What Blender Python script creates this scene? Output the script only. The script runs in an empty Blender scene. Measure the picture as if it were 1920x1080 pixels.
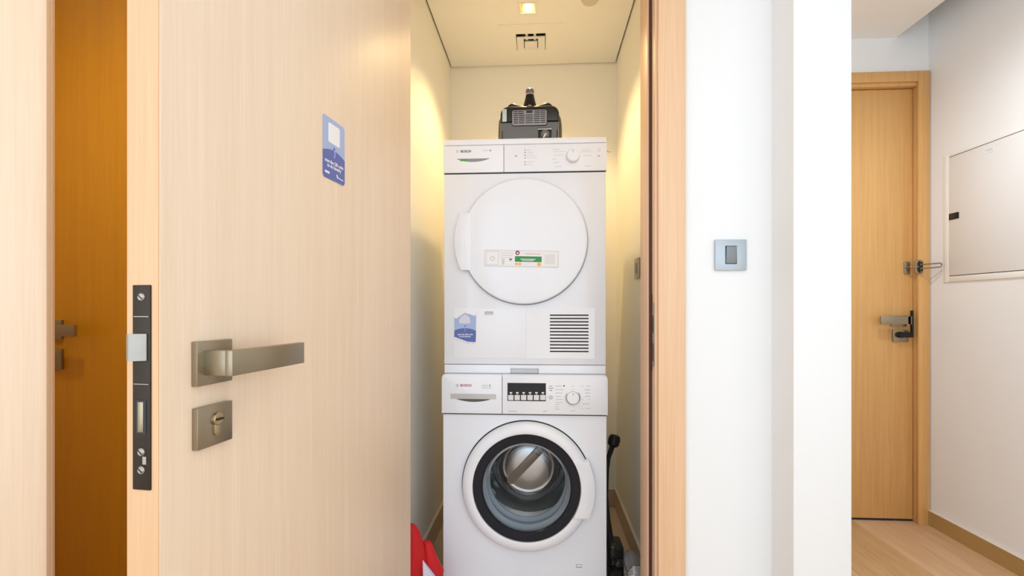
import bpy, bmesh, math, random
from mathutils import Vector, Matrix
random.seed(7)
C = bpy.data.collections.new('place'); bpy.context.scene.collection.children.link(C)
S = bpy.context.scene
PI = math.pi

# ------------------------------------------------------------------ camera
YAW = math.radians(3.47); FPX = 907.0; HZ = 578.0; CAMZ = 1.085
cd = bpy.data.cameras.new('camera'); cam = bpy.data.objects.new('camera', cd); C.objects.link(cam)
cam.location = (0, 0, CAMZ); cam.rotation_euler = (PI/2, 0, YAW)
cd.sensor_width = 36; cd.lens = FPX/1920*36; cd.shift_y = 38/1920; cd.clip_start = .02
S.camera = cam

# ------------------------------------------------------------------ light and exposure
S.view_settings.view_transform = 'Standard'; S.view_settings.look = 'None'
S.view_settings.gamma = 1; S.view_settings.use_curve_mapping = False
S.view_settings.exposure = 0.04
wd = bpy.data.worlds.new('daylight'); S.world = wd; wd.use_nodes = True
wd.node_tree.nodes['Background'].inputs[0].default_value = (.86, .92, 1, 1)
wd.node_tree.nodes['Background'].inputs[1].default_value = 1.0

def area(name, loc, rot, sx, sy, power, col):
    l = bpy.data.lights.new(name, 'AREA'); l.shape = 'RECTANGLE'; l.size = sx; l.size_y = sy
    l.energy = power; l.color = col
    o = bpy.data.objects.new(name, l); C.objects.link(o); o.location = loc; o.rotation_euler = rot
    return o
def spot(name, loc, power, col, ang=150, blend=.6, rad=.03, rot=(0, 0, 0)):
    l = bpy.data.lights.new(name, 'SPOT'); l.energy = power; l.color = col
    l.spot_size = math.radians(ang); l.spot_blend = blend; l.shadow_soft_size = rad
    o = bpy.data.objects.new(name, l); C.objects.link(o); o.location = loc; o.rotation_euler = rot
    return o
S.cycles.max_bounces = 16; S.cycles.diffuse_bounces = 8
area('back_fill', (.1, -1.6, 1.35), (PI/2, 0, 0), 3.5, 2.4, 38, (.75, .895, 1))  # unseen fill panel added behind the camera, no real window
area('left_fill', (-1.66, -.95, 1.35), (0, -PI/2, 0), 2.0, 1.6, 18, (.76, .90, 1))  # added fill from the left, brightens the partition return and foyer wall
area('right_fill', (1.90, -.75, 1.35), (0, PI/2, 0), 2.0, 1.4, 7, (.80, .91, 1))  # unseen fill added on the right for the open door faces
area('hall_light', (.35, -.35, 2.43), (0, 0, 0), 1.3, 1.6, 6, (.88, .95, 1))
spot('closet_light', (-.06, 2.16, 2.36), 35, (1, .70, .32), 124, .5, .03)
spot('foyer_light', (1.25, 1.6, 2.43), 50, (.87, .94, 1), 165, .7, .06)
spot('corridor_light', (-1.12, .78, 2.43), 36, (1, .84, .5), 128, 1.0, .04)

# ------------------------------------------------------------------ helpers
def ray(px, py):
    u = (px-960)/FPX; v = -(py-HZ)/FPX
    return (u*math.cos(YAW)-math.sin(YAW), u*math.sin(YAW)+math.cos(YAW), v)
def at(px, py, Y):                         # the point of the plane y = Y that the photograph shows there
    d = ray(px, py); t = Y/d[1]
    return Vector((d[0]*t, Y, CAMZ+d[2]*t))
def atx(px, py, X):
    d = ray(px, py); t = X/d[0]
    return Vector((X, d[1]*t, CAMZ+d[2]*t))

def nt(name):
    m = bpy.data.materials.new(name); m.use_nodes = True
    t = m.node_tree; b = t.nodes['Principled BSDF']
    return m, t, b
def mat(name, col, rough=.5, metal=0, coat=0, bump=0, bscale=300, var=0, vscale=3, spec=.5, emit=0, cr=.05):
    m, t, b = nt(name)
    b.inputs['Base Color'].default_value = (*col, 1); b.inputs['Roughness'].default_value = rough
    b.inputs['Metallic'].default_value = metal; b.inputs['Coat Weight'].default_value = coat
    b.inputs['Coat Roughness'].default_value = cr
    b.inputs['Specular IOR Level'].default_value = spec
    tc = t.nodes.new('ShaderNodeTexCoord')
    if var:
        n = t.nodes.new('ShaderNodeTexNoise'); n.inputs['Scale'].default_value = vscale; n.inputs['Detail'].default_value = 4
        r = t.nodes.new('ShaderNodeMix'); r.data_type = 'RGBA'
        r.inputs[6].default_value = (*[c*(1-var) for c in col], 1); r.inputs[7].default_value = (*[min(1, c*(1+var)) for c in col], 1)
        t.links.new(tc.outputs['Object'], n.inputs['Vector']); t.links.new(n.outputs[0], r.inputs[0]); t.links.new(r.outputs[2], b.inputs['Base Color'])
    if bump:
        n2 = t.nodes.new('ShaderNodeTexNoise'); n2.inputs['Scale'].default_value = bscale
        bp = t.nodes.new('ShaderNodeBump'); bp.inputs['Strength'].default_value = bump; bp.inputs['Distance'].default_value = .001
        t.links.new(tc.outputs['Object'], n2.inputs['Vector']); t.links.new(n2.outputs[0], bp.inputs['Height']); t.links.new(bp.outputs[0], b.inputs['Normal'])
    if emit:
        b.inputs['Emission Color'].default_value = (*col, 1); b.inputs['Emission Strength'].default_value = emit
    return m
def wood(name, c0, c1, rough=.45, coat=.15, sc=(55, 55, 1.3), axis_big=(3, 3, .25)):
    m, t, b = nt(name)
    tc = t.nodes.new('ShaderNodeTexCoord')
    def noise(scale, detail):
        mp = t.nodes.new('ShaderNodeMapping'); mp.inputs['Scale'].default_value = scale
        n = t.nodes.new('ShaderNodeTexNoise'); n.inputs['Scale'].default_value = 1; n.inputs['Detail'].default_value = detail
        t.links.new(tc.outputs['Object'], mp.inputs['Vector']); t.links.new(mp.outputs[0], n.inputs['Vector']); return n
    a = noise(sc, 5); g = noise(axis_big, 2); f = noise([s*5 for s in sc], 2)
    ad = t.nodes.new('ShaderNodeMath'); ad.operation = 'MULTIPLY_ADD'; ad.inputs[1].default_value = .35
    ad2 = t.nodes.new('ShaderNodeMath'); ad2.operation = 'MULTIPLY_ADD'; ad2.inputs[1].default_value = .35
    ml = t.nodes.new('ShaderNodeMath'); ml.operation = 'MULTIPLY'; ml.inputs[1].default_value = .3
    t.links.new(f.outputs[0], ml.inputs[0]); t.links.new(a.outputs[0], ad.inputs[0]); t.links.new(ml.outputs[0], ad.inputs[2])
    t.links.new(g.outputs[0], ad2.inputs[0]); t.links.new(ad.outputs[0], ad2.inputs[2])
    cr = t.nodes.new('ShaderNodeValToRGB')
    cr.color_ramp.elements[0].position = .38; cr.color_ramp.elements[0].color = (*c0, 1)
    cr.color_ramp.elements[1].position = .62; cr.color_ramp.elements[1].color = (*c1, 1)
    t.links.new(ad2.outputs[0], cr.inputs[0]); t.links.new(cr.outputs[0], b.inputs['Base Color'])
    bp = t.nodes.new('ShaderNodeBump'); bp.inputs['Strength'].default_value = .12; bp.inputs['Distance'].default_value = .0005
    t.links.new(ad.outputs[0], bp.inputs['Height']); t.links.new(bp.outputs[0], b.inputs['Normal'])
    b.inputs['Roughness'].default_value = rough; b.inputs['Coat Weight'].default_value = coat; b.inputs['Coat Roughness'].default_value = .3
    return m
def thin_glass(name, tint, fac=1.5):
    m = bpy.data.materials.new(name); m.use_nodes = True; t = m.node_tree; t.nodes.clear()
    o = t.nodes.new('ShaderNodeOutputMaterial'); mx = t.nodes.new('ShaderNodeMixShader')
    tr = t.nodes.new('ShaderNodeBsdfTransparent'); tr.inputs[0].default_value = (*tint, 1)
    gl = t.nodes.new('ShaderNodeBsdfGlossy'); gl.inputs['Roughness'].default_value = .03
    lw = t.nodes.new('ShaderNodeLayerWeight'); lw.inputs['Blend'].default_value = .5
    pw = t.nodes.new('ShaderNodeMath'); pw.operation = 'POWER'; pw.inputs[1].default_value = 3.5
    fr = t.nodes.new('ShaderNodeMath'); fr.operation = 'MULTIPLY_ADD'; fr.inputs[1].default_value = .55; fr.inputs[2].default_value = .14
    t.links.new(lw.outputs['Facing'], pw.inputs[0]); t.links.new(pw.outputs[0], fr.inputs[0])
    t.links.new(fr.outputs[0], mx.inputs[0]); t.links.new(tr.outputs[0], mx.inputs[1]); t.links.new(gl.outputs[0], mx.inputs[2])
    t.links.new(mx.outputs[0], o.inputs[0]); return m

M = dict(
    hall_paint=mat('hall_paint', (.805, .82, .835), .55, bump=.15, bscale=250, var=.012, vscale=2),
    cream_paint=mat('cream_paint', (.84, .82, .76), .6, bump=.15, bscale=250, var=.015, vscale=2),
    foyer_paint=mat('foyer_paint', (.79, .795, .795), .6, bump=.15, bscale=250, var=.02, vscale=1.5),
    ceiling=mat('ceiling_paint', (.84, .825, .79), .7, bump=.1, bscale=200),
    veneer=wood('overlit_veneer', (.77, .60, .44), (.84, .69, .54)),  # same wood as the entry door, strong near light put into a paler colour
    golden=wood('golden_veneer', (.56, .29, .092), (.67, .38, .135)),
    lipping=wood('orange_lipping', (.62, .37, .19), (.70, .44, .25)),
    warm_bounce=wood('warm_bounce_veneer', (.53, .235, .0), (.61, .285, .001)),  # same wood again, warm bounce between the open leaves put into its colour
    frame=wood('frame_veneer', (.72, .46, .27), (.80, .55, .35)),
    plank=wood('oak_plank', (.49, .30, .16), (.66, .44, .255), .5, .1, (22, 1.2, 22), (4, .5, 4)),
    plank2=wood('oak_plank_yellow', (.45, .27, .125), (.60, .39, .19), .5, .1, (22, 1.2, 22), (4, .5, 4)),
    base_wood=mat('golden_skirting', (.40, .25, .09), .45, var=.1, vscale=6),
    base_tile=mat('beige_skirting', (.50, .41, .32), .35, var=.05),
    trimlight=mat('skirting_edge', (.78, .72, .64), .4),
    tile=mat('beige_tile', (.64, .52, .41), .3, var=.04, vscale=5),
    grout=mat('grout', (.3, .24, .19), .8, var=.05),
    subfloor=mat('subfloor', (.2, .13, .08), .8, var=.05),
    enamel=mat('white_enamel', (.82, .86, .94), .28, coat=.4, var=.004),
    plastic=mat('white_plastic', (.845, .875, .945), .35, coat=.1, var=.004),
    whitetrim=mat('white_trim', (.8, .79, .76), .4, var=.01),
    groove=mat('dark_gap', (.02, .02, .022), .6, var=.1),
    greyline=mat('grey_print', (.45, .46, .48), .6, var=.05),
    lightline=mat('pale_grey_print', (.62, .64, .66), .6, var=.05),
    silver=mat('silver_plastic', (.48, .47, .46), .3, metal=.5, var=.03),
    chrome=mat('chrome', (.8, .79, .78), .12, metal=1, var=.02),
    steel=mat('drum_steel', (.46, .45, .44), .28, metal=1, bump=.12, bscale=300, var=.05),
    darkglass=mat('smoked_ring', (.014, .017, .025), .2, coat=0, spec=.2, var=.2, vscale=8),
    rubber=mat('grey_gasket', (.42, .47, .52), .35, var=.03),
    black=mat('black_plastic', (.008, .008, .009), .3, coat=0, spec=.3, var=.2, vscale=20),
    blackgloss=mat('glossy_black', (.015, .014, .013), .22, coat=0, spec=.45, var=.1),
    vacgrey=mat('slate_plastic', (.12, .13, .145), .28, coat=.2, var=.05, vscale=12),
    ventgrey=mat('grille_grey', (.27, .27, .31), .4, var=.05, vscale=30),
    bronze=mat('antique_bronze', (.33, .28, .20), .33, metal=.85, bump=.1, bscale=500, var=.06, vscale=15),
    darkbronze=mat('dark_bronze', (.035, .025, .018), .45, metal=.6, bump=.3, bscale=120, var=.2, vscale=30),
    brass=mat('aged_brass', (.46, .38, .24), .32, metal=1, var=.08, vscale=30),
    latch=mat('worn_steel', (.36, .33, .30), .42, metal=1, bump=.2, bscale=80, var=.06, vscale=60),
    switch=mat('steel_blue_plate', (.42, .48, .53), .35, metal=.35, var=.02),
    rocker=mat('grey_rocker', (.20, .23, .25), .4, metal=.2, var=.02),
    red=mat('red_fabric', (.62, .008, .012), .7, bump=.5, bscale=400, var=.15, vscale=9),
    white=mat('white_ink', (.85, .86, .9), .6, var=.01),
    violet=mat('pale_blue_mesh', (.55, .56, .78), .7, var=.05),
    lblue=mat('light_blue_ink', (.36, .46, .74), .35, var=.02),
    dblue=mat('dark_blue_ink', (.085, .13, .42), .35, var=.03),
    green=mat('green_ink', (.02, .28, .07), .5, var=.05),
    orange=mat('orange_ink', (.85, .45, .12), .5, var=.05),
    crimson=mat('crimson_ink', (.35, .03, .08), .5, var=.05),
    ink=mat('black_ink', (.03, .03, .04), .5, var=.05),
    paper=mat('label_paper', (.74, .75, .77), .5, var=.01),
    pgreen=mat('green_tab', (.08, .35, .03), .4, var=.05),
    bulb=mat('lamp_glow', (1, .90, .66), .4, emit=11),
    gold=mat('gold_reflector', (.42, .33, .15), .35, metal=1, var=.03),
    hose=mat('ribbed_silver', (.42, .44, .47), .3, metal=.4, var=.05),
    glass=thin_glass('door_glass', (.88, .92, .95)),
)

class MB:
    def __init__(s): s.b = bmesh.new(); s.T = Matrix.Identity(4)
    def _add(s, t, T=None):
        me = bpy.data.meshes.new('tmp'); t.to_mesh(me); t.free()
        me.transform(s.T @ (T or Matrix.Identity(4))); s.b.from_mesh(me); bpy.data.meshes.remove(me); return s
    def box(s, x0, x1, y0, y1, z0, z1, bev=0, seg=2, T=None):
        t = bmesh.new(); bmesh.ops.create_cube(t, size=1)
        for v in t.verts: v.co = ((x0+x1)/2+v.co.x*(x1-x0), (y0+y1)/2+v.co.y*(y1-y0), (z0+z1)/2+v.co.z*(z1-z0))
        if bev: bmesh.ops.bevel(t, geom=t.edges[:], offset=bev, segments=seg, affect='EDGES', profile=.5)
        return s._add(t, T)
    def prism(s, pts, y0, y1, bev=0, T=None, seg=2):       # outline in x, z extruded along y
        t = bmesh.new(); f = t.faces.new([t.verts.new((x, y0, z)) for x, z in pts])
        r = bmesh.ops.extrude_face_region(t, geom=[f])
        bmesh.ops.translate(t, vec=(0, y1-y0, 0), verts=[g for g in r['geom'] if isinstance(g, bmesh.types.BMVert)])
        bmesh.ops.recalc_face_normals(t, faces=t.faces[:])
        if bev:
            es = [e for e in t.edges if abs(e.verts[0].co.y-y0) < 1e-6 and abs(e.verts[1].co.y-y0) < 1e-6]
            bmesh.ops.bevel(t, geom=es, offset=bev, segments=seg, affect='EDGES', profile=.5)
        return s._add(t, T)
    def lathe(s, prof, seg=64, T=None, close=False):       # profile (radius, y): turned about the y axis
        t = bmesh.new(); rings = []
        for r, y in prof:
            if r < 1e-5: rings.append([t.verts.new((0, y, 0))])
            else: rings.append([t.verts.new((r*math.cos(2*PI*k/seg), y, r*math.sin(2*PI*k/seg))) for k in range(seg)])
        pr = list(zip(rings, rings[1:]))
        if close: pr.append((rings[-1], rings[0]))
        for a, b in pr:
            for k in range(seg):
                q = (k+1) % seg
                if len(a) == 1 and len(b) == 1: continue
                if len(a) == 1: t.faces.new((a[0], b[k], b[q]))
                elif len(b) == 1: t.faces.new((a[k], a[q], b[0]))
                else: t.faces.new((a[k], a[q], b[q], b[k]))
        bmesh.ops.recalc_face_normals(t, faces=t.faces[:])
        return s._add(t, T)
    def tube(s, pts, r, seg=12):
        pts = [Vector(p) for p in pts]; t = bmesh.new(); rings = []
        rr = r if isinstance(r, (list, tuple)) else [r]*len(pts)
        up = Vector((.13, .2, 1)).normalized()
        for i, p in enumerate(pts):
            d = (pts[min(i+1, len(pts)-1)]-pts[max(i-1, 0)]).normalized()
            a = d.cross(up)
            if a.length < .05: a = d.cross(Vector((1, 0, 0)))
            a.normalize(); b = d.cross(a).normalized()
            rings.append([t.verts.new(p+(a*math.cos(2*PI*k/seg)+b*math.sin(2*PI*k/seg))*rr[i]) for k in range(seg)])
        for a, b in zip(rings, rings[1:]):
            for k in range(seg): t.faces.new((a[k], a[(k+1) % seg], b[(k+1) % seg], b[k]))
        t.faces.new(rings[0]); t.faces.new(rings[-1])
        bmesh.ops.recalc_face_normals(t, faces=t.faces[:])
        return s._add(t)
    def build(s, name, m, parent=None, smooth=True, loc=None, label=None):
        me = bpy.data.meshes.new(name); s.b.to_mesh(me); s.b.free()
        me.materials.append(m)
        o = bpy.data.objects.new(name, me); C.objects.link(o)
        if smooth:
            me.polygons.foreach_set('use_smooth', [True]*len(me.polygons)); me.set_sharp_from_angle(angle=math.radians(32))
        if parent: o.parent = parent
        if loc: o.location = loc
        if label: o['label'] = label
        return o
def box(name, m, parent, *a, bev=0, label=None, **k): return MB().box(*a, bev=bev, **k).build(name, m, parent, label=label)
def tag(o, label, cat, group=None):
    o['label'] = label; o['category'] = cat
    if group: o['group'] = group
    return o
def struct(o): o['kind'] = 'structure'; return o
def empty(name, loc=(0, 0, 0), rz=0):
    o = bpy.data.objects.new(name, None); C.objects.link(o); o.location = loc; o.rotation_euler = (0, 0, rz); o.empty_display_size = .1
    return o
def rrect(x0, x1, z0, z1, r, n=5, corners=(1, 1, 1, 1)):
    out = []
    for (cx, cz, a0, on) in ((x0+r, z0+r, PI, corners[0]), (x1-r, z0+r, 1.5*PI, corners[1]), (x1-r, z1-r, 0, corners[2]), (x0+r, z1-r, .5*PI, corners[3])):
        if on: out += [(cx+r*math.cos(a0+k*PI/2/n), cz+r*math.sin(a0+k*PI/2/n)) for k in range(n+1)]
        else:
            out.append((cx+r*(1 if abs(math.cos(a0+PI/4)) and math.cos(a0+PI/4) > 0 else -1), cz+r*(1 if math.sin(a0+PI/4) > 0 else -1)))
    return out
def text(name, s, size, m, parent, loc, rot=(PI/2, 0, 0), align='CENTER', bold=0, sx=1, ext=.0001):
    cu = bpy.data.curves.new(name, 'FONT'); cu.body = s; cu.size = size; cu.align_x = align; cu.align_y = 'CENTER'
    cu.extrude = ext; cu.offset = bold; cu.resolution_u = 3
    tmp = bpy.data.objects.new('tmp', cu)
    me = bpy.data.meshes.new_from_object(tmp); bpy.data.objects.remove(tmp)
    me.materials.clear(); me.materials.append(m); me.name = name
    o = bpy.data.objects.new(name, me); C.objects.link(o); o.parent = parent; o.location = loc; o.rotation_euler = rot; o.scale = (sx, 1, 1)
    return o

# ------------------------------------------------------------------ the shell
WY = 1.39                 # front of the closet wall
CX0, CX1, CY0, CY1, CZ = -.5055, .4106, 1.52, 2.676, 2.428
HX0, HX1, HY1 = -1.72, 1.946, 2.558
JX0, JX1 = -.45, .322     # closet door opening
DH = 2.20                 # door height
LD0, LD1 = -1.66, -.80    # left closed door opening
CEIL = 2.453
hp = M['hall_paint']
# wall with two door openings
w = MB()
w.box(HX0, LD0, WY, CY0, 0, 2.7); w.box(LD1, JX0-.0, WY, CY0, 0, 2.7)
w.box(LD0, LD1, WY, CY0, DH+.03, 2.7); w.box(JX0, JX1, WY, CY0, DH+.03, 2.7)
w.box(JX1, .66, WY, CY0, 0, 2.7)
struct(w.build('wall_front', hp))
struct(box('wall_partition', hp, None, .641, .7835, 1.273, HY1+.02, 0, 2.7, bev=.002))
struct(box('wall_left', hp, None, HX0-.12, HX0, -2.5, CY0, 0, 2.7))
struct(box('wall_right', M['foyer_paint'], None, HX1, HX1+.12, -2.5, HY1+.14, 0, 2.7))
# far foyer wall round the entry door
EL, ER, ET = .85, 1.918, 2.235
w = MB(); w.box(ER, HX1, HY1, HY1+.14, 0, 2.7); w.box(.7835, EL, HY1, HY1+.14, 0, 2.7); w.box(EL, ER, HY1, HY1+.14, ET, 2.7)
struct(w.build('wall_far', M['foyer_paint']))
# closet walls
struct(box('wall_closet_left', M['cream_paint'], None, CX0-.06, CX0, CY0, CY1+.1, 0, 2.6))
struct(box('wall_closet_right', M['cream_paint'], None, CX1, CX1+.1, CY0, CY1+.1, 0, 2.6))
struct(box('wall_closet_back', M['cream_paint'], None, CX0, CX1, CY1, CY1+.1, 0, 2.6))
w = MB(); w.box(CX0, JX0, CY0, CY0+.012, 0, CZ); w.box(JX1, CX1, CY0, CY0+.012, 0, CZ); w.box(JX0, JX1, CY0, CY0+.012, DH+.03, CZ)
struct(w.build('wall_closet_front', M['cream_paint']))
# closet ceiling with a shadow gap, a hole for the lamp and the duct
def ceiling_holes(name, X0, X1, Y0, Y1, z0, z1, holes, m):
    xs = sorted({X0, X1, *[h[0] for h in holes], *[h[1] for h in holes]}); ys = sorted({Y0, Y1, *[h[2] for h in holes], *[h[3] for h in holes]})
    b = MB()
    for xa, xb in zip(xs, xs[1:]):
        for ya, yb in zip(ys, ys[1:]):
            cx, cy = (xa+xb)/2, (ya+yb)/2
            if any(h[0] < cx < h[1] and h[2] < cy < h[3] for h in holes): continue
            b.box(xa, xb, ya, yb, z0, z1)
    return struct(b.build(name, m, smooth=False))
LX, LY = at(990, 14, 2.16).x, 2.165
VX, VY = -.052, 2.437
ceiling_holes('ceiling_closet', CX0+.008, CX1-.008, CY0+.01, CY1-.008, CZ, CZ+.02, [(LX-.037, LX+.037, LY-.037, LY+.037), (VX-.075, VX+.075, VY-.075, VY+.075)], M['ceiling'])
struct(box('trim_shadow_gap', mat('gap_putty', (.42, .37, .29), .8, var=.05), None, CX0-.02, CX1+.02, CY0, CY1+.05, CZ+.10, CZ+.14))
ceiling_holes('ceiling_hall', HX0, 1.79, -2.5, HY1, CEIL, CEIL+.03, [(LX-1, CX1+.1, CY0, 9), (HX0, LX, WY+.1, 9)], M['ceiling'])
struct(box('ceiling_cove', M['ceiling'], None, HX0-.1, HX1+.1, -2.5, CY1+.2, 2.70, 2.74))
# floors
struct(box('floor', M['subfloor'], None, HX0-.1, HX1+.1, -2.5, CY1+.1, -.06, -.012))
fl = bpy.data.objects['floor']
def planks(x0, x1, y0, y1, wdt, ln, ph=0, stop=None):
    k = 0; x = x0
    while x < x1-.01:
        xe = min(x+wdt, x1); y = y0-((k*.37) % 1)*ln; 
        while y < y1:
            a, b = max(y, y0), min(y+ln, y1)
            if b-a > .05:
                o = MB().box(x+.0006, xe-.0006, a+.0006, b-.0006, -.012, 0, bev=.0012, seg=1).build('plank', M['plank2'] if (x0 < 1.5 and k % 2 == 0) else M['plank'], fl)
            y += ln
        x = xe; k += 1
planks(HX0, .70, -2.5, WY+.03, .285, 1.9)
planks(.70, 1.585, -2.5, HY1+.04, .295, 1.9)
planks(1.585, HX1, -2.5, HY1+.04, .361, 5.5)
for i in range(2):
    for j in range(2):
        xa = CX0+i*.458; ya = WY+.03+j*.63
        MB().box(xa+.001, xa+.457, ya+.001, ya+.629, -.012, 0, bev=.001, seg=1).build('tile', M['tile'], fl)
struct(box('trim_door_threshold', M['bronze'], None, JX0, JX1, WY+.01, WY+.035, -.002, .003))
# skirtings
def skirt(name, x0, x1, y0, y1, h, m, mt):
    o = struct(box(name, m, None, x0, x1, y0, y1, 0, h-.004)); 
    box('top_edge', mt, o, x0, x1, y0, y1, h-.004, h, bev=.001)
    return o
skirt('baseboard_closet_left', CX0, CX0+.012, CY0+.02, CY1, .10, M['base_tile'], M['trimlight'])
skirt('baseboard_closet_right', CX1-.012, CX1, CY0+.02, CY1, .10, M['base_tile'], M['trimlight'])
skirt('baseboard_closet_back', CX0+.012, CX1-.012, CY1-.012, CY1, .10, M['base_tile'], M['trimlight'])
skirt('baseboard_right', HX1-.014, HX1, -2.5, HY1-.012, .076, M['base_wood'], M['trimlight'])
skirt('baseboard_front', .402, .641, WY-.014, WY, .076, M['base_wood'], M['trimlight'])

# ------------------------------------------------------------------ closet door frame
fr = M['frame']
t1 = struct(empty('trim_closet_frame'))
AY = WY-.018
def casing(parent, x_in, x_out, ztop, ya, yb, m, side):
    a, b = sorted((x_in, x_out))
    return box('architrave', m, parent, a, b, ya, yb, 0, ztop, bev=.0035)
casing(t1, .326, .402, DH+.09, AY, WY, fr, 1)
box('architrave', fr, t1, -.53, -.454, AY, WY, 0, DH+.09, bev=.0035)
box('architrave', fr, t1, -.454, .326, AY, WY, DH+.014, DH+.09, bev=.0035)
box('jamb_lining', fr, t1, .319, .332, WY-.006, WY+.024, 0, DH+.012, bev=.0015)
box('jamb_lining', fr, t1, .3225, .34, WY+.024, CY0-.0, 0, DH+.012, bev=.001)
box('door_stop', fr, t1, .309, .3225, WY+.046, CY0+.016, 0, DH+.0, bev=.002)
box('jamb_lining', fr, t1, -.462, -.45, WY-.006, CY0, 0, DH+.012, bev=.001)
box('door_stop', fr, t1, -.45, -.437, WY+.046, CY0+.016, 0, DH, bev=.002)
box('jamb_lining', fr, t1, -.45, .3225, WY-.006, CY0, DH, DH+.03, bev=.001)
box('seal', mat('brown_rubber_seal', (.10, .025, .018), .6, var=.1), t1, .3135, .3215, WY+.040, WY+.0465, 0, DH, bev=.001, label='dark brown rubber seal strip')
st = box('strike_plate', M['bronze'], t1, .3175, .3190, WY-.004, WY+.0215, .92, 1.10, bev=.0004, label='dark bronze strike plate with two slots')
MB().box(.3168, .3178, WY+.004, WY+.014, 1.015, 1.065).build('slot', M['groove'], st)
MB().box(.3168, .3178, WY+.004, WY+.014, .935, .985).build('slot', M['groove'], st)
box('strike_lip', M['darkbronze'], t1, .3205, .3222, WY+.022, WY+.034, .905, 1.125)

# ------------------------------------------------------------------ open closet door (leaf swung out towards the camera)
LA = math.radians(6.23)
d2 = struct(empty('door_1', (-.4407, .5343, 0), -LA))
LW, LT = .7745, .045
def leaf_hit(px, py, off):                 # a photograph point -> leaf coordinates (y along the leaf, z) on a plane off the leaf's face
    d = ray(px, py); n = Vector((math.cos(LA), -math.sin(LA), 0)); dd = Vector((math.sin(LA), math.cos(LA), 0)); o = Vector((-.4407, .5343, 0))
    t = (n.dot(o)+off)/(n.x*d[0]+n.y*d[1])
    p = Vector((d[0]*t, d[1]*t, 0)); return (dd.dot(p-o), CAMZ+d[2]*t)
box('door_leaf', M['veneer'], d2, -LT, 0, .0, LW, .008, DH-.004, bev=.0018)
box('edge_band', M['lipping'], d2, -LT+.0012, -.0012, -.0008, .001, .008, DH-.004)
for z in (.25, 1.1, 1.95):
    MB().tube([(-.048, LW+.004, z-.05), (-.048, LW+.004, z+.05)], .007).build('hinge', M['bronze'], d2)
# lock face plate
fp = MB().prism(rrect(-LT+.0105, -LT+.0345, .874, 1.112, .001), -.0025, .001, bev=.0006).build('lock_faceplate', M['darkbronze'], d2, label='dark bronze mortise lock faceplate on the door edge')
lx = -LT+.0225
for z in (1.098, .918, .897):
    sc = MB().lathe([(0, -.0044), (.0035, -.0042), (.0048, -.003), (.005, -.002)], 20, Matrix.Translation((lx, 0, z))).build('screw', M['latch'], fp)
    MB().box(-.0036, .0036, -.0048, -.0042, -.0005, .0005, T=Matrix.Translation((lx, 0, z)) @ Matrix.Rotation(.7, 4, 'Y')).build('screw_slot', M['groove'], fp)
# latch bolt: bevelled tongue
b = MB()
b.prism([(-.0085, 0), (.0085, 0), (.0085, .031), (-.0085, .031)], -.002, .0, T=Matrix.Translation((lx, 0, 1.0245)))
T = Matrix.Translation((lx-.0, 0, 1.0245)) @ Matrix(((0, 1, 0, 0), (1, 0, 0, 0), (0, 0, 1, 0), (0, 0, 0, 1)))
tt = bmesh.new()
pr = [(-.0085, -.002), (-.0085, -.013), (-.0055, -.0135), (.0005, -.0105), (.006, -.0065), (.0085, -.004), (.0085, -.002)]
f = tt.faces.new([tt.verts.new((x, y, 0)) for x, y in pr]); r = bmesh.ops.extrude_face_region(tt, geom=[f])
bmesh.ops.translate(tt, vec=(0, 0, .031), verts=[g for g in r['geom'] if isinstance(g, bmesh.types.BMVert)]); bmesh.ops.recalc_face_normals(tt, faces=tt.faces[:])
b._add(tt, Matrix.Translation((lx, 0, 1.0245)))
b.build('latch_bolt', M['latch'], d2, label='shiny worn steel latch tongue')
MB().box(lx-.0065, lx+.0065, -.0030, -.0022, .9395, .978).build('bolt_slot', M['groove'], fp)
MB().box(lx-.0045, lx+.0035, -.0036, -.0024, .941, .9765, bev=.001).build('dead_bolt', M['bronze'], fp)
MB().box(lx-.010, lx+.010, -.0030, -.0024, 1.0748, 1.0758).box(lx-.010, lx+.010, -.0030, -.0024, .9965, .9973).box(lx+.002, lx+.007, -.0030, -.0024, .904, .913).build('engraved_mark', M['latch'], fp)
# lever handle
y0, _ = leaf_hit(370, 680, .009); y1, _ = leaf_hit(436, 680, .009)
ROS = (y0, y1)
_, za = leaf_hit(370, 641, .009); _, zb = leaf_hit(370, 726, .009)
yc = (y0+y1)/2
zc = (za+zb)/2; zh = (za-zb)/2
hd = MB().box(0, .009, y0, y1, zc-zh, zc+zh, bev=.0008).build('handle_rosette', M['bronze'], d2)
yn, _ = leaf_hit(383, 680, .009)
off = .03
for k in range(200):
    ya, _ = leaf_hit(440, 680, off)
    if ya <= yn+.004: break
    off += .0005
yl, _ = leaf_hit(571, 660, off)
_, zt = leaf_hit(440, 657, off); _, zb2 = leaf_hit(440, 705, off)
lv = MB().box(.009, off-.004, yn+.0003, yn+.012, zb2+.0003, zt-.0003, bev=.0006).box(off-.011, off, yn, yl, zb2, zt, bev=.0012).build('lever', M['bronze'], hd)
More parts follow.
